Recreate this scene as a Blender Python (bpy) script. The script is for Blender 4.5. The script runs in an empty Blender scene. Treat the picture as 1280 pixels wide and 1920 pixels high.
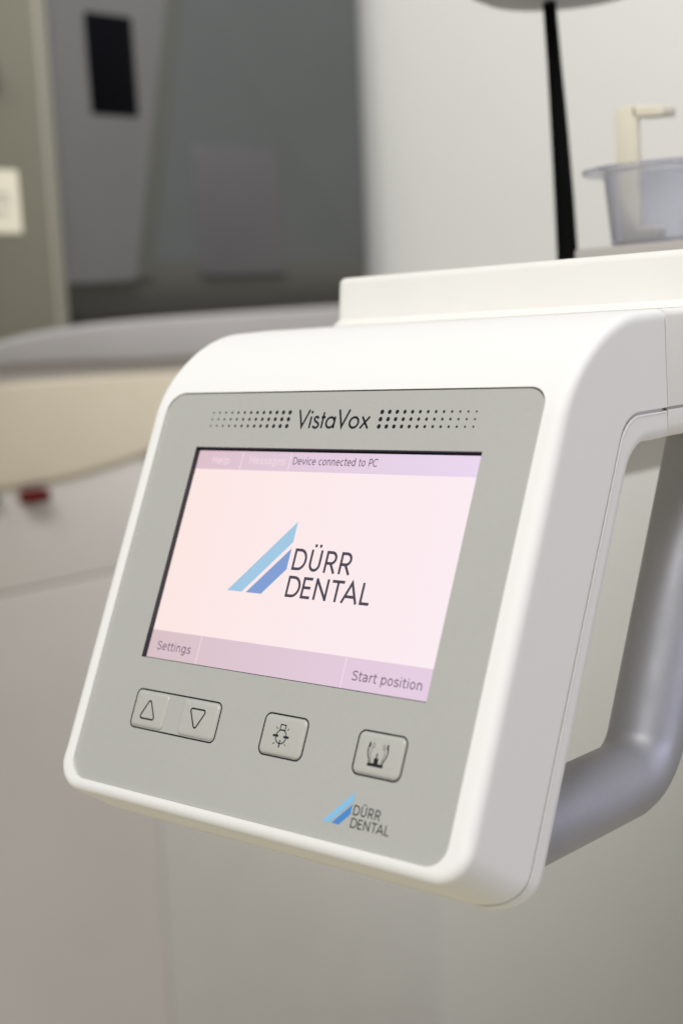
import bpy, bmesh, math, random
import numpy as np
from mathutils import Vector, Matrix

S = bpy.context.scene
COL = S.collection
MM = 0.001
random.seed(4)

# ------------------------------------------------------------------ camera
cam_d = bpy.data.cameras.new('camera')
cam_o = bpy.data.objects.new('camera', cam_d)
COL.objects.link(cam_o)
cam_d.sensor_fit = 'VERTICAL'
cam_d.sensor_height = 36.0
cam_d.sensor_width = 24.0
cam_d.lens = 2832.14 / 1920 * 36.0
cam_d.clip_start = 0.02
cam_d.clip_end = 30
_r = Vector((0.7350, 0.6753, -0.0614)).normalized()
_b = Vector((0.6769, -0.7251, 0.1266)).normalized()
_u = _b.cross(_r).normalized()
_r = _u.cross(_b).normalized()
cam_o.matrix_world = Matrix(((_r.x, _u.x, _b.x, 405.54 * MM), (_r.y, _u.y, _b.y, -408.95 * MM),
                             (_r.z, _u.z, _b.z, 91.63 * MM), (0, 0, 0, 1)))
cam_d.dof.use_dof = True
cam_d.dof.focus_distance = 0.578
cam_d.dof.aperture_fstop = 5.8
cam_d.dof.aperture_blades = 0
S.camera = cam_o

# ------------------------------------------------------------------ world and lamps
w = bpy.data.worlds.new('World')
S.world = w
w.use_nodes = True
bg = w.node_tree.nodes['Background']
bg.inputs['Strength'].default_value = 0.26
_nt = w.node_tree                                   # dim room around: neutral above, warm floor bounce below
_tc = _nt.nodes.new('ShaderNodeTexCoord'); _sx = _nt.nodes.new('ShaderNodeSeparateXYZ'); _rp = _nt.nodes.new('ShaderNodeValToRGB')
_mr = _nt.nodes.new('ShaderNodeMapRange'); _mr.inputs['From Min'].default_value = -1; _mr.inputs['From Max'].default_value = 1
_nt.links.new(_tc.outputs['Generated'], _sx.inputs[0]); _nt.links.new(_sx.outputs['Z'], _mr.inputs['Value'])
_nt.links.new(_mr.outputs[0], _rp.inputs['Fac']); _nt.links.new(_rp.outputs['Color'], bg.inputs['Color'])
_rp.color_ramp.elements[0].position = 0.0; _rp.color_ramp.elements[0].color = (3.0, 2.7, 1.9, 1)
_e = _rp.color_ramp.elements.new(0.42); _e.color = (1.15, 1.10, 0.98, 1)
_rp.color_ramp.elements[2].position = 0.7; _rp.color_ramp.elements[2].color = (0.66, 0.66, 0.67, 1)

def area(name, loc, target, size, power, color=(1, 1, 1), spread=180):
    l = bpy.data.lights.new(name, 'AREA')
    l.shape = 'RECTANGLE'
    l.size, l.size_y = size
    l.energy = power
    l.color = color
    l.spread = math.radians(spread)
    o = bpy.data.objects.new(name, l)
    COL.objects.link(o)
    o.location = Vector(loc)
    o.rotation_euler = (Vector(target) - Vector(loc)).to_track_quat('-Z', 'Y').to_euler()
    return o

area('ceiling_light', (0.55, -1.5, 2.1), (0, 0, 0), (1.3, 1.3), 77, (1.0, 0.98, 0.935))
_sp = bpy.data.lights.new('added_wall_spot', 'SPOT')  # added lamp: brightens the upper wall, its soft cutoff makes the falloff
_sp.energy = 225; _sp.color = (0.98, 0.99, 1.0); _sp.spot_size = math.radians(50); _sp.spot_blend = 0.75; _sp.shadow_soft_size = 0.12
_so = bpy.data.objects.new('added_wall_spot', _sp); COL.objects.link(_so)
_so.location = (0.3, -0.2, 1.8)
_so.rotation_euler = (Vector((-0.64, 0.9, 0.60)) - Vector(_so.location)).to_track_quat('-Z', 'Y').to_euler()
area('cool_side_fill', (1.5, 0.55, 0.35), (0, 0.05, 0), (0.8, 1.0), 5.6, (0.76, 0.76, 1.0))  # added cool fill that tints the right side and the tube

S.view_settings.view_transform = 'Standard'
S.view_settings.look = 'None'
S.view_settings.exposure = 0
S.view_settings.gamma = 1
S.view_settings.use_curve_mapping = False

# ------------------------------------------------------------------ materials
def mat(name, color, rough=0.5, metal=0.0, spec=0.5, noise=0.0, nscale=60, bump=0.0, bscale=900, coat=0.0, emit=None, estr=1.0,
        trans=0.0, ior=1.45, alpha=1.0, smudge=0.0):
    m = bpy.data.materials.new(name)
    m.use_nodes = True
    nt = m.node_tree
    b = nt.nodes['Principled BSDF']
    b.inputs['Base Color'].default_value = (*color, 1)
    b.inputs['Roughness'].default_value = rough
    b.inputs['Metallic'].default_value = metal
    b.inputs['Specular IOR Level'].default_value = spec
    b.inputs['Coat Weight'].default_value = coat
    b.inputs['Transmission Weight'].default_value = trans
    b.inputs['IOR'].default_value = ior
    b.inputs['Alpha'].default_value = alpha
    if emit:
        b.inputs['Emission Color'].default_value = (*emit, 1)
        b.inputs['Emission Strength'].default_value = estr
    tc = nt.nodes.new('ShaderNodeTexCoord')
    if noise > 0:
        n = nt.nodes.new('ShaderNodeTexNoise')
        n.inputs['Scale'].default_value = nscale
        n.inputs['Detail'].default_value = 4
        nt.links.new(tc.outputs['Object'], n.inputs['Vector'])
        r = nt.nodes.new('ShaderNodeValToRGB')
        r.color_ramp.elements[0].position = 0.3
        r.color_ramp.elements[1].position = 0.7
        r.color_ramp.elements[0].color = (*[c * (1 - noise) for c in color], 1)
        r.color_ramp.elements[1].color = (*[min(1, c * (1 + noise)) for c in color], 1)
        nt.links.new(n.outputs['Fac'], r.inputs['Fac'])
        nt.links.new(r.outputs['Color'], b.inputs['Base Color'])
    if smudge > 0:
        n3 = nt.nodes.new('ShaderNodeTexNoise')
        n3.inputs['Scale'].default_value = 22
        n3.inputs['Detail'].default_value = 6
        n3.inputs['Roughness'].default_value = 0.65
        nt.links.new(tc.outputs['Object'], n3.inputs['Vector'])
        r3 = nt.nodes.new('ShaderNodeMapRange')
        r3.inputs['From Min'].default_value = 0.35
        r3.inputs['From Max'].default_value = 0.65
        r3.inputs['To Min'].default_value = rough - smudge
        r3.inputs['To Max'].default_value = rough + smudge
        nt.links.new(n3.outputs['Fac'], r3.inputs['Value'])
        nt.links.new(r3.outputs[0], b.inputs['Roughness'])
    if bump > 0:
        n2 = nt.nodes.new('ShaderNodeTexNoise')
        n2.inputs['Scale'].default_value = bscale
        n2.inputs['Detail'].default_value = 3
        nt.links.new(tc.outputs['Object'], n2.inputs['Vector'])
        bp = nt.nodes.new('ShaderNodeBump')
        bp.inputs['Strength'].default_value = bump
        bp.inputs['Distance'].default_value = 0.0002
        nt.links.new(n2.outputs['Fac'], bp.inputs['Height'])
        nt.links.new(bp.outputs['Normal'], b.inputs['Normal'])
    return m

M = {
    'shell': mat('white_plastic', (0.80, 0.79, 0.765), 0.42, spec=0.35, noise=0.012, nscale=40, bump=0.08, smudge=0.12),
    'lip': mat('shaded_plastic', (0.55, 0.54, 0.53), 0.5),  # white plastic with shade put into its colour, for seam strips and skirt
    'panel': mat('grey_membrane', (0.43, 0.433, 0.416), 0.5, spec=0.35, noise=0.012, nscale=420, bump=0.08, bscale=2500, smudge=0.12),
    'key': mat('grey_key', (0.462, 0.465, 0.435), 0.28, spec=0.5, noise=0.02, nscale=500),
    'ink': mat('black_ink', (0.012, 0.012, 0.018), 0.45),
    'ink_soft': mat('dark_grey_ink', (0.03, 0.03, 0.03), 0.5),
    'lightblue': mat('light_blue_ink', (0.23, 0.50, 0.76), 0.5),
    'blue': mat('blue_ink', (0.06, 0.24, 0.60), 0.5),
    'bezel': mat('black_bezel', (0.026, 0.028, 0.04), 0.4),
    'alu': mat('grey_metal_paint', (0.44, 0.445, 0.49), 0.56, metal=0.75, noise=0.03, nscale=1500, bump=0.15, bscale=3000, smudge=0.1),
    'wall': mat('white_wall_paint', (0.425, 0.42, 0.40), 0.75, noise=0.015, nscale=6, bump=0.2, bscale=300),
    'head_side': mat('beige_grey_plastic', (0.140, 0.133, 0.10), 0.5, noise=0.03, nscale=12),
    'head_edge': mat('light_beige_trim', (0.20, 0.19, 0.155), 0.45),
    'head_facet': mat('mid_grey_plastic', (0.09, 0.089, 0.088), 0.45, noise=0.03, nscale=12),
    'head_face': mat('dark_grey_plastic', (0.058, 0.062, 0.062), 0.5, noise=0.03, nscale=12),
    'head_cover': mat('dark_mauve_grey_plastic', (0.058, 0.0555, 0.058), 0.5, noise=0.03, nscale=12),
    'head_gap': mat('dark_olive_plastic', (0.07, 0.07, 0.056), 0.6),
    'window': mat('black_glass', (0.002, 0.002, 0.003), 0.6, spec=0.03),
    'paper': mat('cream_sticker', (0.62, 0.58, 0.47), 0.6),
    'paper_print': mat('sticker_print', (0.30, 0.29, 0.27), 0.6),
    'platform': mat('lilac_grey_plastic', (0.285, 0.27, 0.265), 0.45, noise=0.02, nscale=12),
    'drum': mat('cream_plastic', (0.525, 0.47, 0.37), 0.5, noise=0.02, nscale=12),
    'column': mat('warm_grey_plastic', (0.525, 0.495, 0.47), 0.5, noise=0.02, nscale=12),
    'fairing': mat('grey_cream_plastic', (0.51, 0.497, 0.465), 0.6, noise=0.02, nscale=12),
    'panel_shadow': mat('olive_painted_shadow', (0.05, 0.047, 0.035), 0.7),  # dark olive standing for shadow in the panel recess
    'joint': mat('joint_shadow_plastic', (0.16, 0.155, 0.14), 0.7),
    'neck': mat('dark_plinth_plastic', (0.062, 0.062, 0.052), 0.6),
    'groove': mat('grey_olive_plastic', (0.066, 0.067, 0.057), 0.6),
    'dust': mat('pale_dust', (0.55, 0.55, 0.52), 0.9),
    'red': mat('dark_red_plastic', (0.085, 0.003, 0.003), 0.4, spec=0.2),
    'green': mat('dark_green_plastic', (0.06, 0.075, 0.06), 0.4),
    'rod': mat('matt_black_plastic', (0.003, 0.003, 0.003), 0.6, spec=0.05),
    'cap': mat('grey_rubber', (0.33, 0.33, 0.34), 0.6),
    'bite': mat('cream_nylon', (0.72, 0.675, 0.56), 0.45),
    'cup': mat('clear_frosted_plastic', (0.74, 0.75, 0.81), 0.22, trans=0.86, ior=1.15),
    'base': mat('pinkish_grey_plastic', (0.40, 0.38, 0.36), 0.5),
}

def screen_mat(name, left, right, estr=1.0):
    """LCD: its own light, the viewing-angle tint shift put in as a left-right colour ramp."""
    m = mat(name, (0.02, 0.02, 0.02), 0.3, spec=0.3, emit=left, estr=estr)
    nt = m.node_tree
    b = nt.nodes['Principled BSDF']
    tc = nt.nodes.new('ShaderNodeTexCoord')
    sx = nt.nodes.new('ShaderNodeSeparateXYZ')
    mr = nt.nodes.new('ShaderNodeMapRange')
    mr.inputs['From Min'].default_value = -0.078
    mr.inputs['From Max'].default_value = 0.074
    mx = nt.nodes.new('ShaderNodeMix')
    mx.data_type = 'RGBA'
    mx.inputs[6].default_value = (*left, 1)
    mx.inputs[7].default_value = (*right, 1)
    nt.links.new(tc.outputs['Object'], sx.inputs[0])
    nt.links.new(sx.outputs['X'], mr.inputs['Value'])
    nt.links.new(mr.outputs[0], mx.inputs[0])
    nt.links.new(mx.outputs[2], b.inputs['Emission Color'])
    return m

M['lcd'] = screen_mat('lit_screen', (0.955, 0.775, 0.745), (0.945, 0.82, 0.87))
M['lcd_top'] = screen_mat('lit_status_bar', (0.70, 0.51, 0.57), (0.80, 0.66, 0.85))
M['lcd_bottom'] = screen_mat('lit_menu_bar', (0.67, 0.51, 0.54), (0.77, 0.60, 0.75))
M['lcd_text'] = mat('screen_text', (0.02, 0.02, 0.02), 0.3, spec=0.3, emit=(0.13, 0.09, 0.15))
M['lcd_text_soft'] = mat('screen_menu_text', (0.02, 0.02, 0.02), 0.3, spec=0.3, emit=(0.22, 0.15, 0.22))
M['lcd_text_pale'] = mat('screen_pale_text', (0.02, 0.02, 0.02), 0.3, spec=0.3, emit=(0.84, 0.65, 0.71))
M['lcd_logo_text'] = mat('screen_logo_text', (0.02, 0.02, 0.02), 0.3, spec=0.3, emit=(0.055, 0.045, 0.07))
M['lcd_lightblue'] = mat('screen_light_blue', (0.02, 0.02, 0.02), 0.3, spec=0.3, emit=(0.34, 0.56, 0.75))
M['lcd_blue'] = mat('screen_blue', (0.02, 0.02, 0.02), 0.3, spec=0.3, emit=(0.20, 0.33, 0.64))
M['lcd_line'] = mat('screen_line', (0.02, 0.02, 0.02), 0.3, spec=0.3, emit=(0.95, 0.78, 0.86))

# ------------------------------------------------------------------ helpers
TH = math.radians(25)
CT, ST = math.cos(TH), math.sin(TH)

def pw(X, Y, Z):
    """Front-panel coordinates (mm: right, up along the panel, out of it) to world metres."""
    return Vector((X, Y * ST - Z * CT, Y * CT + Z * ST)) * MM

def wl(x, y, z):
    return Vector((x, y, z)) * MM

def tag(o, label=None, cat=None, group=None, kind=None):
    if label: o['label'] = label
    if cat: o['category'] = cat
    if group: o['group'] = group
    if kind: o['kind'] = kind
    return o

def empty(name, loc=(0, 0, 0)):
    o = bpy.data.objects.new(name, None)
    o.empty_display_size = 0.02
    o.location = wl(*loc)
    COL.objects.link(o)
    return o

def link(name, me, mats, parent=None, smooth=None):
    if not isinstance(mats, (list, tuple)): mats = [mats]
    if not me.materials:
        for m in mats: me.materials.append(m)
    if smooth is not None:
        bm = bmesh.new(); bm.from_mesh(me)
        for f in bm.faces: f.smooth = True
        for e in bm.edges:
            if len(e.link_faces) == 2 and e.calc_face_angle(0) > smooth: e.smooth = False
        bm.to_mesh(me); bm.free()
    o = bpy.data.objects.new(name, me)
    COL.objects.link(o)
    if parent:
        o.parent = parent
        if parent.type == 'EMPTY' or True:
            o.matrix_parent_inverse = Matrix.Translation(-world_loc(parent))
    return o

def world_loc(o):
    v = Vector((0, 0, 0))
    if o.parent is None: return o.location.copy()
    return v

def bm_link(name, bm, mats, parent=None, smooth=None, recalc=True):
    if recalc: bmesh.ops.recalc_face_normals(bm, faces=bm.faces[:])
    me = bpy.data.meshes.new(name)
    bm.to_mesh(me); bm.free()
    return link(name, me, mats, parent, smooth)

def fillet(pts, radii, n=10):
    """Round the corners of a closed 2-D outline."""
    out = []
    N = len(pts)
    for i in range(N):
        p = np.array(pts[i], float); a = np.array(pts[i - 1], float); b = np.array(pts[(i + 1) % N], float)
        r = radii[i] if isinstance(radii, (list, tuple)) else radii
        if r <= 0: out.append(tuple(p)); continue
        u = (a - p) / np.linalg.norm(a - p); v = (b - p) / np.linalg.norm(b - p)
        ang = math.acos(max(-1, min(1, u @ v)))
        t = r / math.tan(ang / 2)
        t = min(t, 0.49 * np.linalg.norm(a - p), 0.49 * np.linalg.norm(b - p)); rr = t * math.tan(ang / 2)
        c = p + (u + v) / np.linalg.norm(u + v) * rr / math.sin(ang / 2)
        s, e = p + u * t - c, p + v * t - c
        a0 = math.atan2(s[1], s[0]); a1 = math.atan2(e[1], e[0])
        d = (a1 - a0 + math.pi) % (2 * math.pi) - math.pi
        for k in range(n + 1):
            q = a0 + d * k / n
            out.append((c[0] + rr * math.cos(q), c[1] + rr * math.sin(q)))
    return out

def rrect(x0, y0, x1, y1, r, n=8):
    return fillet([(x0, y0), (x1, y0), (x1, y1), (x0, y1)], r, n)

def offset_poly(pts, d):
    """Inset (d>0) of a counter-clockwise outline."""
    P = np.array(pts, float); N = len(P)
    out = []
    for i in range(N):
        j = 1
        while np.linalg.norm(P[i] - P[i - j]) < 1e-6: j += 1
        k = 1
        while np.linalg.norm(P[(i + k) % N] - P[i]) < 1e-6: k += 1
        a = P[i] - P[i - j]; b = P[(i + k) % N] - P[i]
        a /= np.linalg.norm(a); b /= np.linalg.norm(b)
        n = np.array([-a[1], a[0]]) + np.array([-b[1], b[0]])
        n /= max(1e-9, np.linalg.norm(n))
        c = max(0.3, n @ np.array([-a[1], a[0]]))
        out.append(tuple(P[i] + n * d / c))
    return out

def ccw(pts):
    a = sum(pts[i - 1][0] * pts[i][1] - pts[i][0] * pts[i - 1][1] for i in range(len(pts)))
    return pts if a > 0 else pts[::-1]

def loft(rings, conv, cap=True):
    """rings: list of (outline2d, height) with equal vertex counts; conv(x,y,h)->Vector."""
    bm = bmesh.new()
    vs = [[bm.verts.new(conv(x, y, h)) for x, y in o] for o, h in rings]
    n = len(vs[0])
    for a, b in zip(vs, vs[1:]):
        for i in range(n):
            j = (i + 1) % n
            bm.faces.new((a[i], a[j], b[j], b[i]))
    if cap:
        bm.faces.new(vs[0][::-1]); bm.faces.new(vs[-1])
    return bm

def fillet_prism(outline, h0, h1, r, conv, n=6, both=True):
    """Prism of an outline with rounded rims: top rim (h1 side) and, if both, bottom rim."""
    o = ccw(outline)
    rings = []
    sg = 1 if h1 > h0 else -1
    if both:
        for k in range(n + 1):
            q = math.pi / 2 * k / n
            rings.append((offset_poly(o, r * (1 - math.sin(q))), h0 + sg * r * (1 - math.cos(q))))
    else:
        rings.append((o, h0))
    for k in range(n + 1):
        q = math.pi / 2 * k / n
        rings.append((offset_poly(o, r * (1 - math.cos(q))), h1 - sg * r * (1 - math.sin(q))))
    return loft(rings, conv)

def plate_with_hole(outer, inner, z0, z1, conv):
    bm = bmesh.new()
    rings = []
    for z in (z0, z1):
        for o in (outer, inner):
            rings.append([bm.verts.new(conv(x, y, z)) for x, y in o])
    def loop_edges(vs): return [bm.edges.new((vs[i], vs[(i + 1) % len(vs)])) for i in range(len(vs))]
    E = [loop_edges(r) for r in rings]
    bmesh.ops.triangle_fill(bm, use_beauty=True, use_dissolve=False, edges=E[0] + E[1])
    bmesh.ops.triangle_fill(bm, use_beauty=True, use_dissolve=False, edges=E[2] + E[3])
    for a, b in ((0, 2), (1, 3)):
        n = len(rings[a])
        for i in range(n):
            j = (i + 1) % n
            bm.faces.new((rings[a][i], rings[a][j], rings[b][j], rings[b][i]))
    return bm

def add_ribbon(bm, pts, width, z, conv, closed=False, thick=0.04, mi=0):
    """A flat printed line: polyline with mitred joints, given width."""
    P = [np.array(p, float) for p in pts]
    N = len(P)
    L, R = [], []
    for i in range(N):
        if closed or 0 < i < N - 1:
            a = P[i] - P[i - 1]; b = P[(i + 1) % N] - P[i]
        elif i == 0: a = b = P[1] - P[0]
        else: a = b = P[-1] - P[-2]
        a = a / np.linalg.norm(a); b = b / np.linalg.norm(b)
        na = np.array([-a[1], a[0]]); nb = np.array([-b[1], b[0]])
        n = na + nb
        n = n / max(1e-6, np.linalg.norm(n))
        k = min(3.5, 1 / max(0.2, n @ na))
        L.append(P[i] + n * width / 2 * k); R.append(P[i] - n * width / 2 * k)
    for q in range(N if closed else N - 1):
        j = (q + 1) % N
        quad = [L[q], L[j], R[j], R[q]]
        vb = [bm.verts.new(conv(*v, z)) for v in quad]
        f = bm.faces.new(vb); f.material_index = mi

def add_poly(bm, pts, z, conv, mi=0):
    f = bm.faces.new([bm.verts.new(conv(x, y, z)) for x, y in pts]); f.material_index = mi

def add_disc(bm, x, y, r, z, conv, n=14, mi=0, ry=None):
    add_poly(bm, [(x + r * math.cos(2 * math.pi * k / n), y + (ry or r) * math.sin(2 * math.pi * k / n)) for k in range(n)], z, conv, mi)

def arc(cx, cy, rx, ry, a0, a1, n=16):
    return [(cx + rx * math.cos(math.radians(a0 + (a1 - a0) * k / n)), cy + ry * math.sin(math.radians(a0 + (a1 - a0) * k / n))) for k in range(n + 1)]

def smooth_curve(pts, n=8):
    """Catmull-Rom through the points."""
    P = [np.array(p, float) for p in pts]
    P = [2 * P[0] - P[1]] + P + [2 * P[-1] - P[-2]]
    out = []
    for i in range(1, len(P) - 2):
        for k in range(n):
            t = k / n
            a, b, c, d = P[i - 1:i + 3]
            out.append(tuple(0.5 * (2 * b + (c - a) * t + (2 * a - 5 * b + 4 * c - d) * t * t + (3 * b - a - 3 * c + d) * t ** 3)))
    out.append(tuple(P[-2]))
    return out

def lathe(profile, conv, n=64):
    bm = bmesh.new()
    rings = []
    for r, z in profile:
        rings.append([bm.verts.new(conv(r * math.cos(2 * math.pi * k / n), r * math.sin(2 * math.pi * k / n), z)) for k in range(n)])
    for a, b in zip(rings, rings[1:]):
        for i in range(n):
            j = (i + 1) % n
            bm.faces.new((a[i], a[j], b[j], b[i]))
    bm.faces.new(rings[0][::-1]); bm.faces.new(rings[-1])
    return bm

def eval_mesh(o):
    dg = bpy.context.evaluated_depsgraph_get()
    dg.update()
    me = bpy.data.meshes.new_from_object(o.evaluated_get(dg))
    return me

def boolean(me, cutters):
    """me: mesh; cutters: list of (bmesh, operation). Returns a new mesh."""
    o = bpy.data.objects.new('tmp', me); COL.objects.link(o)
    tmp = []
    for bm, op in cutters:
        bmesh.ops.recalc_face_normals(bm, faces=bm.faces[:])
        bmesh.ops.triangulate(bm, faces=bm.faces[:])
        cm = bpy.data.meshes.new('tmpc'); bm.to_mesh(cm); bm.free()
        c = bpy.data.objects.new('tmpc', cm); COL.objects.link(c); tmp.append(c)
        m = o.modifiers.new('b', 'BOOLEAN'); m.object = c; m.operation = op; m.solver = 'MANIFOLD'
    r = eval_mesh(o)
    for c in tmp:
        cm = c.data; bpy.data.objects.remove(c); bpy.data.meshes.remove(cm)
    bpy.data.objects.remove(o); bpy.data.meshes.remove(me)
    return r

def _ring(cx, rx): return [arc(cx, 560, rx, 485, 0, 360, 22)]
GLYPH = {       # monoline screen lettering: advance, strokes (2048 units to the em, capitals 1493 high)
    ' ': (651, []),
    'D': (1577, [[(285, 85), (285, 1408), (600, 1408)] + arc(600, 746, 785, 662, 90, -90, 18)[1:] + [(285, 85)]]),
    'e': (1260, [[(205, 590), (1065, 590)] + arc(635, 560, 430, 485, 4, 315, 22)]),
    'v': (1212, [[(100, 1120), (606, 60)], [(606, 60), (1112, 1120)]]),
    'i': (569, [[(285, 0), (285, 1120)], [(285, 1370), (285, 1550)]]),
    'c': (1126, [arc(640, 560, 430, 485, 48, 312, 20)]),
    'o': (1253, _ring(626, 425)),
    'n': (1298, [[(275, 0), (275, 1120)], arc(655, 640, 380, 400, 180, 0, 16) + [(1035, 0)]]),
    't': (803, [[(340, 1430), (340, 300)] + arc(560, 300, 220, 225, 180, 270, 8)[1:] + [(760, 75)], [(80, 1045), (750, 1045)]]),
    'd': (1300, _ring(600, 410) + [[(1030, 0), (1030, 1556)]]),
    'P': (1235, [[(290, 0), (290, 1408), (650, 1408)] + arc(650, 1010, 415, 398, 90, -90, 14)[1:] + [(290, 612)]]),
    'C': (1430, [arc(800, 746, 640, 685, 46, 314, 22)]),
    'H': (1540, [[(290, 0), (290, 1493)], [(1250, 0), (1250, 1493)], [(290, 790), (1250, 790)]]),
    'l': (569, [[(285, 0), (285, 1556)]]),
    'p': (1300, _ring(700, 410) + [[(270, -425), (270, 1120)]]),
    'M': (1767, [[(290, 0), (290, 1493)], [(1477, 0), (1477, 1493)], [(320, 1420), (883, 480)], [(883, 480), (1447, 1420)]]),
    's': (1067, [smooth_curve([(930, 965), (560, 1042), (240, 870), (330, 655), (690, 520), (925, 320), (790, 110), (480, 72), (130, 165)], 5)]),
    'a': (1255, [smooth_curve([(185, 955), (540, 1042), (880, 920), (975, 660)], 5) + [(975, 0)], smooth_curve([(960, 610), (560, 600), (260, 470), (215, 270), (380, 90), (660, 100), (950, 340)], 5)]),
    'g': (1300, _ring(600, 410) + [[(1030, 1120), (1030, 150)] + smooth_curve([(1030, 60), (900, -260), (560, -345), (230, -270)], 5)]),
    'S': (1300, [smooth_curve([(1110, 1270), (680, 1415), (270, 1240), (300, 950), (640, 790), (1020, 610), (1110, 340), (930, 110), (540, 80), (150, 215)], 5)]),
    'r': (842, [[(275, 0), (275, 1120)], smooth_curve([(275, 600), (390, 930), (580, 1035), (820, 1005)], 5)]),
}

def screen_text(bm, body, x0, x1, base, cap, z, conv, weight=190):
    total = sum(GLYPH[c][0] for c in body) - 340
    kx, ky = (x1 - x0) / total, cap / 1493
    pen = -190
    for c in body:
        adv, strokes = GLYPH[c]
        for st_ in strokes:
            add_ribbon(bm, [(x0 + (pen + x) * kx, base + y * ky) for x, y in st_], weight * (kx + ky) / 2, z, conv)
        pen += adv

# ------------------------------------------------------------------ the housing as an implicit solid
def rmax(a, b, r):
    a = a + r; b = b + r
    return np.minimum(np.maximum(a, b), 0) + np.sqrt(np.maximum(a, 0) ** 2 + np.maximum(b, 0) ** 2) - r

PX0, HW, FZ = -0.5, 108.3, 1.2
def body_sdf(P, inset=0.0):
    x, y, z = P[..., 0], P[..., 1], P[..., 2]
    Yp = y * ST + z * CT
    Zp = -y * CT + z * ST
    top = z - (87.0 + np.clip(y - 55, -10, 40) * 0.028)
    f = rmax(Zp - FZ, top, 33)
    f = rmax(f, -(Yp + 116), 1)
    rear = rmax(-Zp - 47.5, -(Yp + 115), 24)          # the rear wall and its rounded lower edge
    under = -(z - 39)                               # underside of the arm
    # solid behind: inside where rear<0 (monitor) OR above the underside of the arm, concave corner r=8
    g = -rmax(-rear, -under, 8)
    f = np.maximum(f, g)
    # front outline: sides and rounded bottom corners
    qx = np.abs(x - PX0) - (HW - 13); qy = -(Yp + 104.7 - 0.15 * np.clip(Zp, -30, 2)) + 13.0
    b = np.sqrt(np.maximum(qx, 0) ** 2 + np.maximum(qy, 0) ** 2) + np.minimum(np.maximum(qx, qy), 0) - 13
    s = rmax(f, b, 4.3 - 1.0 * np.clip((-88 - Yp) / 8, 0, 1) * np.clip((Zp + 25) / 10, 0, 1) - 1.0 * np.clip((z - 30) / 65, 0, 1))
    return np.maximum(s, y - 99) + inset

def surface_nets(fn, lo, hi, h):
    ax = [np.arange(lo[i], hi[i] + h, h) for i in range(3)]
    G = np.stack(np.meshgrid(*ax, indexing='ij'), -1)
    F = fn(G)
    n = F.shape
    ins = F < 0
    c = np.zeros(tuple(k - 1 for k in n), int)
    corners = [(i, j, k) for i in (0, 1) for j in (0, 1) for k in (0, 1)]
    sl = lambda o: tuple(slice(o[i], n[i] - 1 + o[i]) for i in range(3))
    for o in corners: c += ins[sl(o)]
    act = (c > 0) & (c < 8)
    idx = -np.ones(act.shape, int)
    idx[act] = np.arange(act.sum())
    pos = np.zeros(act.shape + (3,)); cnt = np.zeros(act.shape)
    for a in range(3):
        for o in corners:
            if o[a]: continue
            o2 = list(o); o2[a] = 1; o2 = tuple(o2)
            f0, f1 = F[sl(o)], F[sl(o2)]
            cr = (f0 < 0) != (f1 < 0)
            t = np.where(cr, f0 / np.where(f0 - f1 == 0, 1, f0 - f1), 0)
            p = np.array(o, float) * np.ones(act.shape + (3,))
            p[..., a] = t
            pos += np.where(cr[..., None], p, 0); cnt += cr
    cells = np.argwhere(act)
    V = np.array(lo) + h * (cells + pos[act] / cnt[act][:, None])
    for _ in range(6):                              # Newton onto the surface
        f = fn(V); e = 0.01
        g = np.stack([(fn(V + e * np.eye(3)[i]) - fn(V - e * np.eye(3)[i])) / (2 * e) for i in range(3)], -1)
        st = f[:, None] * g / np.maximum(1e-3, (g * g).sum(-1))[:, None]
        V = V - np.clip(st, -0.5 * h, 0.5 * h)
    faces = []
    for a in range(3):
        b, d = (a + 1) % 3, (a + 2) % 3
        s0 = [slice(1, n[i] - 1) for i in range(3)]; s1 = list(s0)
        s0[a] = slice(0, n[a] - 1); s1[a] = slice(1, n[a])
        A, B = ins[tuple(s0)], ins[tuple(s1)]
        for flip in (False, True):
            e = np.argwhere((A & ~B) if not flip else (~A & B))
            if not len(e): continue
            e = e.copy()
            off = np.ones(3, int); off[a] = 0
            e = e + off
            q = []
            for db, dd in ((-1, -1), (0, -1), (0, 0), (-1, 0)):
                k = e.copy(); k[:, b] += db; k[:, d] += dd
                q.append(idx[k[:, 0], k[:, 1], k[:, 2]])
            q = np.stack(q, -1)
            faces.append(q[:, ::-1] if flip else q)
    faces = np.concatenate(faces)
    return V, faces

def body_mesh(inset):
    V, Fc = surface_nets(lambda P: body_sdf(P, inset), (-113.3, -63.1, -121.7), (113, 103, 95), 1.4)
    me = bpy.data.meshes.new('housing')
    me.from_pydata((V * MM).tolist(), [], Fc.tolist())
    me.update()
    return me

def to_world2(Yp, Zp):
    return (Yp * ST - Zp * CT, Yp * CT + Zp * ST)

def seam_poly(d, far=True):
    """Outline (y,z) of the region behind the seam, seam pushed back by d."""
    zr, uz = -36.5 - d, 51 - d
    a = to_world2(-140, -19.5); 
    yc = (uz - zr * ST) / CT
    corner = to_world2(yc, zr)
    low = [to_world2(-92 + (17 + d) * math.sin(q), -19.5 - (17 + d) * math.cos(q)) for q in [math.radians(-90 + k * 90 / 12) for k in range(13)]]
    # arc from pointing down (-Yp) to pointing back (-Zp)
    pts = [to_world2(-140, -19.5), ] + low
    start = pts[-1]
    r = 15.0
    seg = fillet([start, corner, (200, uz), (200, -200)], [0, r, 0, 0], 14)
    return pts[:-1] + seg[:-1], (200, uz)

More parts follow.
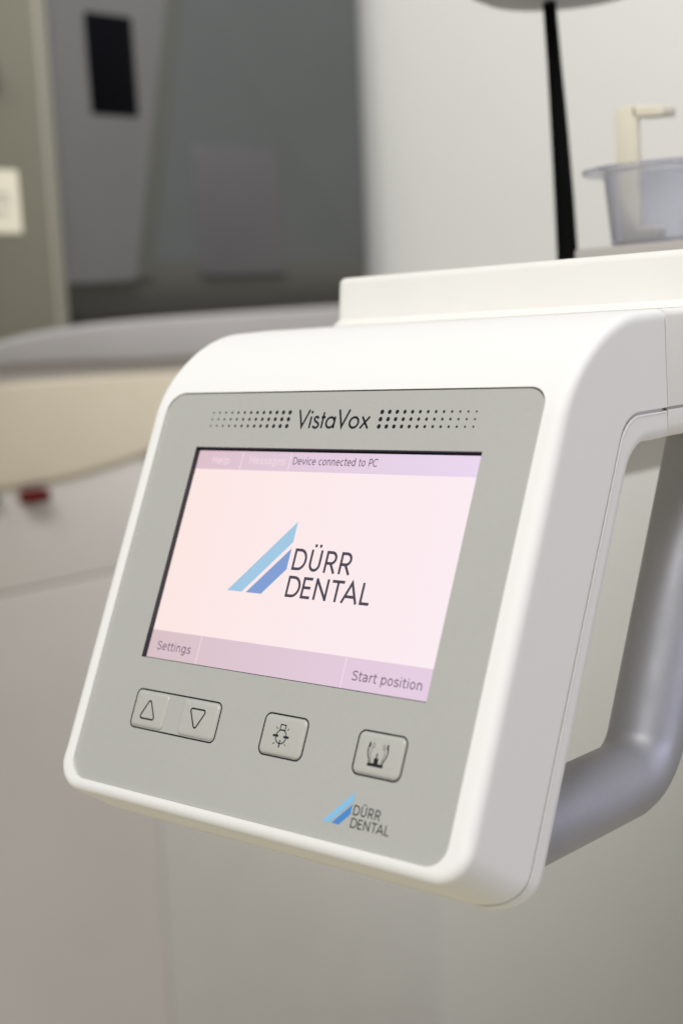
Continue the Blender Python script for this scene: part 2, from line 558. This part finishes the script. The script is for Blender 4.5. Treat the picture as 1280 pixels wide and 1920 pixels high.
def seam_cutter(d, d2=None):
    p, _ = seam_poly(d)
    if d2 is None:
        poly = p + [(240, -240)]
    else:
        p2, _ = seam_poly(d2)
        poly = p + p2[::-1]
    bm = bmesh.new()
    lo = [bm.verts.new(wl(-150, y, z)) for y, z in poly]
    hi = [bm.verts.new(wl(150, y, z)) for y, z in poly]
    bm.faces.new(lo); bm.faces.new(hi[::-1])
    for i in range(len(poly)):
        j = (i + 1) % len(poly)
        bm.faces.new((lo[i], lo[j], hi[j], hi[i]))
    return bm

def box_bm(x0, y0, z0, x1, y1, z1, conv=wl):
    return loft([([(x0, y0), (x1, y0), (x1, y1), (x0, y1)], z0), ([(x0, y0), (x1, y0), (x1, y1), (x0, y1)], z1)], conv)

unit = empty('control_unit')
tag(unit, 'white angular control unit with a lit touchscreen, grey membrane panel and rear tube handle', 'control panel')

PANEL = rrect(-100.5, -99.6, 99.6, 70.5, 8.5, 10)
ENDCUT = lambda: box_bm(-150, 93.6, -150, 150, 160, 150)
shell_me = boolean(body_mesh(0.0), [
    (seam_cutter(0.0), 'DIFFERENCE'), (ENDCUT(), 'DIFFERENCE'),
    (loft([(PANEL, -0.35), (PANEL, 6.0)], pw), 'DIFFERENCE'),
    (loft([(rrect(-82, -50, 82, 50, 1), -5.0), (rrect(-82, -50, 82, 50, 1), 2.0)], pw), 'DIFFERENCE')])
link('front_shell', shell_me, M['shell'], unit, math.radians(28))
cover_me = boolean(body_mesh(0.25), [(seam_cutter(1.3), 'INTERSECT'), (ENDCUT(), 'DIFFERENCE')])
link('back_cover', cover_me, M['shell'], unit, math.radians(28))
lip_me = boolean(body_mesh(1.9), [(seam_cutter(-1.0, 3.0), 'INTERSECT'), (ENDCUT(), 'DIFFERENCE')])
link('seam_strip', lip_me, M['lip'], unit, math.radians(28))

def seam_bead(side):
    p, _ = seam_poly(1.75)
    p = [q for q in p if q[0] < 93.0]
    out = []
    for (y0, z0), (y1, z1) in zip(p[1:], p[2:]):
        n = max(1, int(math.hypot(y1 - y0, z1 - z0) / 1.5))
        for k in range(n): out.append((y0 + (y1 - y0) * k / n, z0 + (z1 - z0) * k / n))
    out.append((93.0, 51 - 1.75))
    path = []
    for y, z in out:
        a, b = 60.0, 115.0
        for _ in range(30):
            m = (a + b) / 2
            if body_sdf(np.array([PX0 + side * m, y, z]), 0.62) < 0: a = m
            else: b = m
        if a > 85: path.append(wl(PX0 + side * a, y, z))
    bm = bmesh.new(); rings = []
    for i, q in enumerate(path):
        t = (path[min(i + 1, len(path) - 1)] - path[max(i - 1, 0)]).normalized()
        u = Vector((side, 0, 0)); u = (u - t * u.dot(t)).normalized(); v = t.cross(u)
        rings.append([bm.verts.new(q + (u * math.cos(2 * math.pi * k / 10) + v * math.sin(2 * math.pi * k / 10)) * 0.55 * MM) for k in range(10)])
    for a, b in zip(rings, rings[1:]):
        for i in range(10): bm.faces.new((a[i], a[(i + 1) % 10], b[(i + 1) % 10], b[i]))
    bm.faces.new(rings[0][::-1]); bm.faces.new(rings[-1])
    bm_link('cover_lip', bm, M['shell'], unit, math.radians(60))
seam_bead(1); seam_bead(-1)

# the arm behind the seam, upper cover and lower cover
def arm_section(z0, z1, r_low, r_top, inset=0.0):
    return fillet([(PX0 - HW + inset, z0), (PX0 + HW - inset, z0), (PX0 + HW - inset, z1), (PX0 - HW + inset, z1)], [r_low, r_low, r_top, r_top], 8)
yz = lambda x, z, y: wl(x, y, z)
bm_link('arm_cover', loft([(arm_section(51.0, 88.1, 0.4, 3.2), 94.5), (arm_section(51.0, 88.1, 0.4, 3.2), 520)], yz), M['shell'], unit, math.radians(30))
bm_link('arm_base', loft([(arm_section(39.2, 50.0, 6, 0.4, 0.25), 94.5), (arm_section(39.2, 50.0, 6, 0.4, 0.25), 520)], yz), M['shell'], unit, math.radians(30))
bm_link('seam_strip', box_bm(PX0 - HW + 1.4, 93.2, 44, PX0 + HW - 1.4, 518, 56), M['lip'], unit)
bm_link('joint_shade_strip', box_bm(PX0 - HW + 1.0, 93.3, 42, PX0 + HW - 1.0, 94.6, 82.5), M['joint'], unit)  # dark strip added in the joint gap, its colour stands for shade
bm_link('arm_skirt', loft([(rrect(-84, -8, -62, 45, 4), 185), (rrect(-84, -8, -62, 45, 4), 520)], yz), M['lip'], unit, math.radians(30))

# raised box on the arm
top_outline = fillet([(-84, 118), (125, 118), (125, 372), (-115, 372)], [8, 6, 14, 14], 8)
def top_conv(x, y, h): return wl(x, y, h)
rings = []
o = ccw(top_outline)
rings.append((offset_poly(o, -3.0), 88.2)); rings.append((offset_poly(o, -2.2), 89.3)); rings.append((offset_poly(o, 0.0), 91.0)); 
for k in range(7):
    q = math.pi / 2 * k / 6
    rings.append((offset_poly(o, 1.5 + 3.2 * (1 - math.cos(q))), 107.3 + 3.2 * math.sin(q)))
bm_link('top_box', loft(rings, top_conv), M['shell'], unit, math.radians(40))

# tube handle
def tube(path, r, n=28):
    bm = bmesh.new()
    P = [Vector(p) for p in path]
    rings = []
    nrm = Vector((1, 0, 0))
    for i, p in enumerate(P):
        t = (P[min(i + 1, len(P) - 1)] - P[max(i - 1, 0)]).normalized()
        b = t.cross(nrm).normalized()
        rings.append([bm.verts.new(p + (nrm * math.cos(2 * math.pi * k / n) + b * math.sin(2 * math.pi * k / n)) * r) for k in range(n)])
    for a, c in zip(rings, rings[1:]):
        for i in range(n):
            j = (i + 1) % n
            bm.faces.new((a[i], a[j], c[j], c[i]))
    bm.faces.new(rings[0][::-1]); bm.faces.new(rings[-1])
    return bm
HX = 82
up_end = to_world2((47 + 137 * ST) / CT, -137)
yz_path = [(-4, -99.0), (2, -99.0)] 
cor = to_world2((-99 + 137 * ST) / CT, -137)
ff = fillet([(-4, -99.0), cor, up_end], [0, 24, 0], 16)
hp = [wl(HX, y, z) for y, z in ff]
bm_link('tube_handle', tube(hp, 15.6 * MM), M['alu'], unit, math.radians(50))

# ------------------------------------------------------------------ membrane panel and its print
WIN = [(-76.2, -45.9), (76.2, -45.9), (76.2, 45.9), (-76.2, 45.9)]
bm_link('panel_shadow_line', plate_with_hole(rrect(-100.45, -99.55, 99.55, 70.45, 8.45, 10), WIN, -0.348, -0.2, pw), M['panel_shadow'], unit)  # dark ring that draws the shadow line along the panel's top edge
mem = bm_link('membrane_panel', plate_with_hole(rrect(-100.42, -99.5, 99.25, 69.75, 8.3, 10), [(x * .9995, y * .9995) for x, y in WIN], -0.18, 0.0, pw), M['panel'], unit)
bez = bm_link('screen_bezel', plate_with_hole([(-80, -49), (80, -49), (80, 49), (-80, 49)], WIN, -3.1, -0.36, pw), M['bezel'], unit)
INK = 0.05

def build_dots(x0, x1, small_first):
    bm = bmesh.new()
    for c in range(13):
        t = c / 12
        r = 0.44 + 0.52 * (t if small_first else 1 - t) ** 1.1
        for y in (61.15, 58.2, 55.25):
            add_disc(bm, x0 + (x1 - x0) * t, y, r, INK, pw, 14)
    return bm_link('dot_pattern', bm, M['ink'], mem, recalc=False)
build_dots(-70.6, -25.2, True)
build_dots(24.2, 69.55, False)

bm = bmesh.new()
WW = 0.95
for pts in ([(-19.86, 62.25), (-16.93, 55.0), (-14.1, 62.25)], [(-12.6, 59.35), (-12.58, 54.4)],
            smooth_curve([(-8.35, 58.5), (-9.3, 59.2), (-10.35, 58.95), (-10.55, 58.1), (-9.56, 57.2), (-8.2, 56.45), (-7.9, 55.4), (-8.8, 54.68), (-10.05, 54.75), (-10.85, 55.4)]),
            [(-6.0, 61.1), (-6.0, 54.4)], [(-7.0, 59.0), (-4.8, 59.0)], [(0.42, 59.3), (0.45, 54.4)],
            [(1.95, 62.25), (4.75, 55.0), (7.45, 62.25)], [(14.7, 59.3), (18.55, 54.4)], [(18.55, 59.3), (14.5, 54.4)]):
    add_ribbon(bm, pts, WW, INK, pw)
add_ribbon(bm, arc(-1.72, 56.85, 2.15, 2.15, 0, 360, 28)[:-1], WW, INK, pw, closed=True)
add_ribbon(bm, arc(10.87, 56.85, 2.25, 2.15, 0, 360, 28)[:-1], WW, INK, pw, closed=True)
add_disc(bm, -12.63, 61.15, 0.62, INK, pw)
bm_link('wordmark', bm, M['ink'], mem, recalc=False)

def logo(bm, ox, oy, k, z, conv, mt, ml, md, sw=1.12):
    """Two slanted stripes and two lines of thin capitals; ox, oy = lower left of the text, k = scale (big logo = 1)."""
    X = lambda x, y: (ox + (x + 6.05) * k, oy + (y + 13.9) * k)
    add_poly(bm, [X(-8.45, 16.45), X(-38.4, -13.76), X(-30.05, -13.76), X(-8.4, 8.05)], z, conv, ml)
    add_poly(bm, [X(-8.4, 5.5), X(-27.65, -13.78), X(-19.1, -13.78), X(-8.4, -3.0)], z, conv, md)
    h = sw / 2
    def st(pts, closed=False): add_ribbon(bm, [X(*p) for p in pts], sw * k, z + 0.0, conv, closed, mi=mt)
    def D(x, b, t, w_):
        b_, t_ = b + h, t - h
        st([(x + h, b_), (x + h, t_), (x + w_ * 0.45, t_)] + arc(x + w_ * 0.45, (b_ + t_) / 2, w_ * 0.55 - h, (t_ - b_) / 2, 90, -90, 14)[1:] , True)
    def R(x, b, t, w_):
        m = b + (t - b) * 0.44
        st([(x + h, b), (x + h, t - h), (x + w_ * 0.5, t - h)] + arc(x + w_ * 0.5, (m + t - h) / 2, w_ * 0.48 - h, (t - h - m) / 2, 90, -90, 12)[1:] + [(x + h, m)])
        st([(x + w_ * 0.5, m), (x + w_ - h * 0.6, b)])
    b, t = -3.05, 5.7
    D(-6.05, b, t, 7.2)
    st([(2.7 + h, t), (2.7 + h, b + 3.2)] + arc(5.75, b + 3.2, 3.05 - h, 3.2 - h, 180, 360, 14)[1:] + [(8.8 - h, t)])
    for xx in (4.5, 6.95):
        add_poly(bm, [X(xx - .62, 6.7), X(xx + .62, 6.7), X(xx + .62, 7.9), X(xx - .62, 7.9)], z, conv, mt)
    R(10.9, b, t, 5.9)
    R(18.6, b, t, 5.9)
    b, t = -13.9, -5.35
    D(-6.05, b, t, 7.3)
    st([(7.0, t - h), (2.1 + h, t - h), (2.1 + h, b + h), (7.1, b + h)]); st([(2.1 + h, (b + t) / 2 + .1), (6.6, (b + t) / 2 + .1)])
    st([(8.8 + h, b), (8.8 + h, t)]); st([(15.7 - h, b), (15.7 - h, t)]); st([(8.8 + h * .9, t - .45), (15.7 - h * .9, b + .45)])
    st([(17.2, t - h), (23.5, t - h)]); st([(20.35, t - h), (20.35, b)])
    st([(23.7, b), (27.35, t - .5), (31.0, b)]); st([(25.0, b + 2.6), (29.7, b + 2.6)])
    st([(32.6 + h, t), (32.6 + h, b + h), (37.4, b + h)])

bm = bmesh.new()
logo(bm, 55.05, -93.1, 0.407, INK, pw, 0, 1, 2, 1.15)
bm_link('logo', bm, [M['ink_soft'], M['lightblue'], M['blue']], mem, recalc=False)

bm = bmesh.new()
for _ in range(26):
    x, y = random.uniform(-97, 97), random.uniform(-97, 67)
    if abs(x) < 78 and abs(y) < 48: continue
    add_disc(bm, x, y, random.uniform(0.07, 0.16), 0.03, pw, 6)
tag(bm_link('dust', bm, M['dust'], mem, recalc=False), kind='stuff')

# ------------------------------------------------------------------ screen
LZ = -2.7
lcd = bm_link('screen', loft([([(-79.5, -48), (79.5, -48), (79.5, 48), (-79.5, 48)], LZ - 1.6), ([(-79.5, -48), (79.5, -48), (79.5, 48), (-79.5, 48)], LZ - 0.08)], pw), M['bezel'], unit)
X0, X1, Y0, Y1 = -76.2, 78.0, -45.3, 45.1
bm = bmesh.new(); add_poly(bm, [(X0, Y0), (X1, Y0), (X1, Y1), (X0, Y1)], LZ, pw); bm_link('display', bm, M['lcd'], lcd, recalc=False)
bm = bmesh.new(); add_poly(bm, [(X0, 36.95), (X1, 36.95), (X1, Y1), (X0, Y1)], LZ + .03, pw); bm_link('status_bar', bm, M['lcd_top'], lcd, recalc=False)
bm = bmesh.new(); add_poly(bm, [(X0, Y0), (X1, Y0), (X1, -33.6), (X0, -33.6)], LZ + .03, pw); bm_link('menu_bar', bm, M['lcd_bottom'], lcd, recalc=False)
for x, a, b in ((-49.2, 37.1, 45.0), (-21.2, 37.1, 45.0), (-46.0, -45.2, -33.8), (33.1, -45.2, -33.8)):
    bm = bmesh.new()
    add_ribbon(bm, [(x, a), (x, b)], 0.3, LZ + .06, pw)
    bm_link('divider_line', bm, M['lcd_line'], lcd, recalc=False)
for body_, args, nm, mt in (('Device connected to PC', (-19.4, 25.5, 39.9, 3.15, 200), 'status_text', 'lcd_text'),
                            ('Help', (-66.7, -56.6, 39.4, 3.2, 240), 'faded_text', 'lcd_text_pale'),
                            ('Messages', (-44.4, -24.2, 39.7, 3.2, 240), 'faded_text', 'lcd_text_pale'),
                            ('Settings', (-70.9, -50.8, -41.6, 3.5, 220), 'menu_text', 'lcd_text_soft'),
                            ('Start position', (37.9, 70.8, -41.8, 3.6, 220), 'menu_text', 'lcd_text_soft')):
    bm = bmesh.new()
    screen_text(bm, body_, *args[:4], LZ + .06, pw, args[4])
    bm_link(nm, bm, M[mt], lcd, recalc=False)
bm = bmesh.new()
logo(bm, -6.05, -13.9, 1.0, LZ + .06, pw, 0, 1, 2, 1.16)
bm_link('screen_logo', bm, [M['lcd_logo_text'], M['lcd_lightblue'], M['lcd_blue']], lcd, recalc=False)

# ------------------------------------------------------------------ keys
KEY_H = 0.8
def key_bm(x0, y0, x1, y1, r=2.0):
    o = ccw(rrect(x0, y0, x1, y1, r, 6))
    prof = [(0, 0.0), (0.1, 0.25), (0.35, 0.48), (0.75, 0.65), (1.3, 0.76), (2.0, KEY_H)]
    return loft([(offset_poly(o, i), h) for i, h in prof], pw)
KZ = KEY_H + INK
def outline(parent, x0, y0, x1, y1, r, wd=0.62):
    bm = bmesh.new(); add_ribbon(bm, rrect(x0, y0, x1, y1, r, 8), wd, INK, pw, closed=True)
    return bm_link('outline', bm, M['ink'], parent, recalc=False)

rb = bmesh.new()
bmr = loft([(rrect(-72.0, -74.3, -22.3, -59.2, 2.2), 0.01), (rrect(-72.0, -74.3, -22.3, -59.2, 2.2), 0.04)], pw)
rocker = bm_link('rocker_button', bmr, M['panel'], unit)
for a, b in ((-71.75, -52.2), (-43.6, -22.55)):
    bm_link('key', key_bm(a, -74.0, b, -59.5), M['key'], rocker, math.radians(50))
outline(rocker, -72.35, -74.65, -21.95, -58.85, 2.6)
bm = bmesh.new(); add_ribbon(bm, fillet([(-62.6, -62.3), (-57.6, -70.6), (-67.0, -70.6)], 0.9, 5), 0.66, KZ, pw, closed=True); bm_link('icon', bm, M['ink'], rocker, recalc=False)
bm = bmesh.new(); add_ribbon(bm, fillet([(-38.5, -62.9), (-29.0, -62.9), (-33.5, -71.2)], 0.9, 5), 0.66, KZ, pw, closed=True); bm_link('icon', bm, M['ink'], rocker, recalc=False)

lampb = bm_link('lamp_button', key_bm(2.95, -74.1, 24.5, -59.35, 2.2), M['key'], unit, math.radians(50))
outline(lampb, 2.5, -74.6, 24.9, -58.9, 2.9)
bm = bmesh.new()
add_ribbon(bm, [(12.0, -62.6), (14.6, -62.6), (14.6, -64.6), (12.0, -64.6)], 0.44, KZ, pw, closed=True)
add_ribbon(bm, arc(13.25, -67.1, 2.62, 2.6, 0, 360, 28)[:-1], 0.44, KZ, pw, closed=True)
for a, b, wd in (((9.05, -66.95), (11.8, -66.95), .85), ((14.5, -66.95), (17.25, -66.95), .85), ((13.2, -68.3), (13.2, -71.1), .6),
                 ((9.98, -63.69), (10.82, -64.48), .3), ((16.45, -63.63), (15.75, -64.48), .3), ((10.73, -69.46), (9.88, -70.3), .3), ((15.71, -69.44), (16.47, -70.16), .3)):
    add_ribbon(bm, [a, b], wd, KZ, pw)
bm_link('icon', bm, M['ink'], lampb, recalc=False)

posb = bm_link('position_button', key_bm(50.35, -74.1, 71.9, -59.3, 2.2), M['key'], unit, math.radians(50))
outline(posb, 49.92, -74.6, 72.3, -58.85, 2.9)
bm = bmesh.new()
add_poly(bm, [(57.0, -71.0), (64.2, -71.0), (64.2, -69.85), (57.0, -69.85)], KZ, pw)
add_poly(bm, [(59.65, -69.9), (61.65, -69.9), (61.65, -67.95), (59.65, -67.95)], KZ + .005, pw)
add_ribbon(bm, [(60.6, -68.0), (60.6, -66.2)], 0.5, KZ, pw)
for sx in (-1, 1):
    c = 60.62
    add_ribbon(bm, smooth_curve([(c + sx * 2.85, -69.8), (c + sx * 4.25, -66.9), (c + sx * 4.5, -64.6), (c + sx * 4.15, -63.4)]), 0.5, KZ, pw)
    add_poly(bm, ([(c + sx * 4.6, -64.6), (c + sx * 3.75, -64.4), (c + sx * 3.7, -63.0), (c + sx * 4.1, -62.4), (c + sx * 4.55, -63.2)]), KZ + .004, pw)
    add_ribbon(bm, smooth_curve([(c + sx * 2.2, -69.7), (c + sx * 3.2, -66.6), (c + sx * 2.75, -64.6)]), 0.2, KZ, pw)
    add_ribbon(bm, fillet([(c + sx * 3.0, -64.6), (c + sx * 1.9, -64.3), (c + sx * 2.0, -62.8), (c + sx * 2.8, -63.0)], .3, 3), 0.16, KZ, pw, closed=True)
bm_link('icon', bm, M['ink'], posb, recalc=False)

# ------------------------------------------------------------------ things standing on the arm
BOXTOP = 110.5
hs = empty('head_support', (-77, 305, BOXTOP))
tag(hs, 'tapering black rod with a round grey pad on top, standing on the white box', 'head support')
bm = bmesh.new()
rr = []
for z, x, hw_, hd in ((BOXTOP, -77.2, 6.6, 4.2), (150, -77.9, 6.0, 4.0), (190, -79.2, 5.2, 3.6), (225, -80.7, 4.3, 3.2), (256, -82.2, 3.9, 3.0)):
    rr.append(([(x + hw_ * math.cos(2 * math.pi * k / 20), 305 + hd * math.sin(2 * math.pi * k / 20)) for k in range(20)], z))
bm.free()
bm_link('rod', loft(rr, wl), M['rod'], hs, math.radians(50))
bm_link('pad', lathe([(8, 0), (26, 0.6), (42, 3.0), (51, 7.5), (54, 14), (52, 22), (44, 27), (10, 28)], lambda x, y, z: wl(-78 + x, 312 + y, 257.0 + z), 64), M['cap'], hs, math.radians(40))

CX, CY = -1.5, 290
base = tag(bm_link('cup_base', fillet_prism(rrect(CX - 37, CY - 40, CX + 48, CY + 44, 6), BOXTOP, 119.5, 2, wl, both=False), M['base'], None, math.radians(50)),
           'flat pinkish grey base plate under the clear cup', 'base plate')
cup = empty('holder_cup', (CX, CY, 119.6))
tag(cup, 'frosted clear plastic cup with a wide flat rim behind the white box', 'cup')
prof = [(2, 119.6), (30, 119.6), (31.5, 121), (34.5, 155.5), (45, 156.6), (45, 159.0), (33.5, 159.0), (32.0, 157), (29.2, 122), (2, 122)]
bm_link('cup_wall', lathe(prof, lambda x, y, z: wl(CX + x, CY + y, z), 72), M['cup'], cup, math.radians(40))
bh = empty('bite_holder', (-27, CY, 122.1))
tag(bh, 'cream hook shaped bracket standing upright inside the clear cup', 'bracket')
def bar(name, x0, y0, z0, x1, y1, z1, r, parent):
    return bm_link(name, fillet_prism(rrect(x0, z0, x1, z1, r, 4), y0, y1, 0.6, lambda x, z, y: wl(x, y, z), 3), M['bite'], parent, math.radians(40))
BX, BY = -33.0, CY
bar('stem', BX, BY - 2, 122.2, BX + 13, BY + 2, 192.3, 4, bh)
bm_link('hook', fillet_prism(fillet([(BX + 11, 185.6), (BX + 28.5, 184.4), (BX + 28.5, 189.4), (BX + 11, 192.2)], [.3, 1.5, 1.5, .3], 4), BY - 2, BY + 12, 0.8, lambda x, z, y: wl(x, y, z), 3), M['bite'], bh, math.radians(40))
bar('foot', BX + 13.2, BY - 8, 122.2, BX + 26, BY + 2, 129, 2, bh)

# ------------------------------------------------------------------ the machine behind
PXP = -700
xz = lambda y, z, x: wl(x, y, z)       # outline in the (y,z) plane, extruded along x
head = empty('x_ray_scanner', (PXP - 100, 500, 105))
tag(head, 'grey upright scanner head with a black window, blurred behind the control unit', 'scanner head')
body = fillet([(432, 152), (849, 152), (863, 620), (432, 620)], [8, 4, 10, 10], 6)
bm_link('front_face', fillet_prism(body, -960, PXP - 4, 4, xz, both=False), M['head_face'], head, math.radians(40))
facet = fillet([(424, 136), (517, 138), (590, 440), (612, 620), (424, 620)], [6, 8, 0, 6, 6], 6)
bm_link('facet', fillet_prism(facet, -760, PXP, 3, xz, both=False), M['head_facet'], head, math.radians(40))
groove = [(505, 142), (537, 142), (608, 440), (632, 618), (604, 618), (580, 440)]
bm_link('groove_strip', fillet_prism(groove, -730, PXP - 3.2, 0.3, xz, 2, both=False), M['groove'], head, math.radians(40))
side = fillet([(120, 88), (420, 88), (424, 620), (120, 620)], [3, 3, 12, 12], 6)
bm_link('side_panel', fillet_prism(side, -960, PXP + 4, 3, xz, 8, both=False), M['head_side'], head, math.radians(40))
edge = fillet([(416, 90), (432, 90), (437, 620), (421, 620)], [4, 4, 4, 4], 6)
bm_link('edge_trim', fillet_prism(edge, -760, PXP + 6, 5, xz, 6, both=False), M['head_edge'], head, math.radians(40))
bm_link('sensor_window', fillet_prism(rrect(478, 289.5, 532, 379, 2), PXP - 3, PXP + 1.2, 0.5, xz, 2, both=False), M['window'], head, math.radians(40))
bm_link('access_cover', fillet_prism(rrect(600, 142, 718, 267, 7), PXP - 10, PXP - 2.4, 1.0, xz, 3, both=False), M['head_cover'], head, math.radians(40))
neck = [(-960, 90), (-738, 90), (-731, 98), (-722, 108), (-714, 120), (-708, 134), (-704.6, 150), (-704.1, 165), (-960, 165)]
bm_link('neck', loft([(neck, 425), (neck, 846)], lambda x, z, y: wl(x, y, z)), M['neck'], head, math.radians(60))
stk = bm_link('sticker', fillet_prism(rrect(330, 182, 388, 236, 2), PXP + 4.2, PXP + 5, 0.2, xz, 2, both=False), M['paper'], head)
bm = bmesh.new()
for z, a, b in ((215, 340, 377), (209, 340, 379), (199, 340, 374)):
    add_ribbon(bm, [(a, z), (b, z)], 2.2, PXP + 5.2, xz)
bm_link('print', bm, M['paper_print'], stk, recalc=False)
bm_link('knob', lathe([(3, 0), (13, 0), (14, 2), (14, 9), (12, 12), (2, 12)], lambda a, b, h: wl(PXP + 4 + h, 357 + a, 321 + b), 32), M['head_gap'], head, math.radians(40))

base_m = empty('scanner_pedestal', (PXP - 100, 400, -40))
tag(base_m, 'cream rounded scanner base below the grey head, with lilac grey top rim', 'scanner base')
strip = [(120, 62)] + smooth_curve([(200, 64), (355, 67), (430, 66), (549, 62), (700, 62), (860, 64)], 6) + [(880, 80), (868, 106)] + smooth_curve([(787, 105.5), (600, 104), (500, 102.5), (433, 99.5), (390, 96), (355, 91), (280, 80)], 6) + [(120, 74)]
bm_link('rim', fillet_prism(strip, -940, PXP + 11, 5, xz, 5, both=False), M['platform'], base_m, math.radians(40))
drum = [(120, 58)] + [(830, 56)] + smooth_curve([(820, 40), (740, 28), (660, 14), (580, -6), (507, -27), (450, -36), (400, -40.5), (350, -41), (250, -36)], 6) + [(120, -20)]
bm_link('drum', fillet_prism(drum, -940, PXP + 4, 10, xz, 8, both=False), M['drum'], base_m, math.radians(40))
bm_link('drum_neck', fillet_prism(rrect(130, 50, 840, 70, 3), -930, PXP + 1, 2, xz, 3, both=False), M['column'], base_m, math.radians(40))
bm_link('indicator', fillet_prism(rrect(363, -52, 389, -41, 3), PXP - 6, PXP + 13, 3, xz, 4, both=False), M['red'], base_m, math.radians(40))['label'] = 'dark red indicator'
bm_link('indicator', fillet_prism(rrect(320, -48, 340, -40, 3), PXP - 6, PXP + 8, 3, xz, 4, both=False), M['green'], base_m, math.radians(40))['label'] = 'dark green indicator'

colm = empty('machine_column', (PXP - 100, 400, -1100))
tag(colm, 'warm grey machine column below the cream scanner base', 'machine column')
def taper(y0, y1, z0, z1):
    return fillet([(y0, z0), (y1 - 14, z0), (y1, z1), (y0, z1)], [4, 4, 10, 4], 6)
bm_link('upper_housing', fillet_prism(fillet([(60, -128), (500, -128), (508, -22), (60, -22)], [8, 8, 10, 8], 5), -930, PXP, 2.2, xz, 8, both=False), M['column'], colm, math.radians(40))
bm_link('lower_housing', fillet_prism(fillet([(60, -1100), (480, -1100), (499, -127.5), (60, -127.5)], [8, 8, 8, 8], 5), -930, PXP - 0.8, 5, xz, 8, both=False), M['column'], colm, math.radians(40))

bm_link('side_fairing', fillet_prism(rrect(380, -1100, 905, 40, 2, 3), -930, PXP - 3, 1, xz, 2, both=False), M['fairing'], colm, math.radians(40))

# ------------------------------------------------------------------ room wall
bm = bmesh.new()
add_poly(bm, [(-3500, -1500), (3000, -1500), (3000, 1900), (-3500, 1900)], 0, lambda x, z, h: wl(x, 900, z))
bm_link('wall', bm, M['wall'], None, recalc=False)['kind'] = 'structure'

bpy.context.view_layer.update()
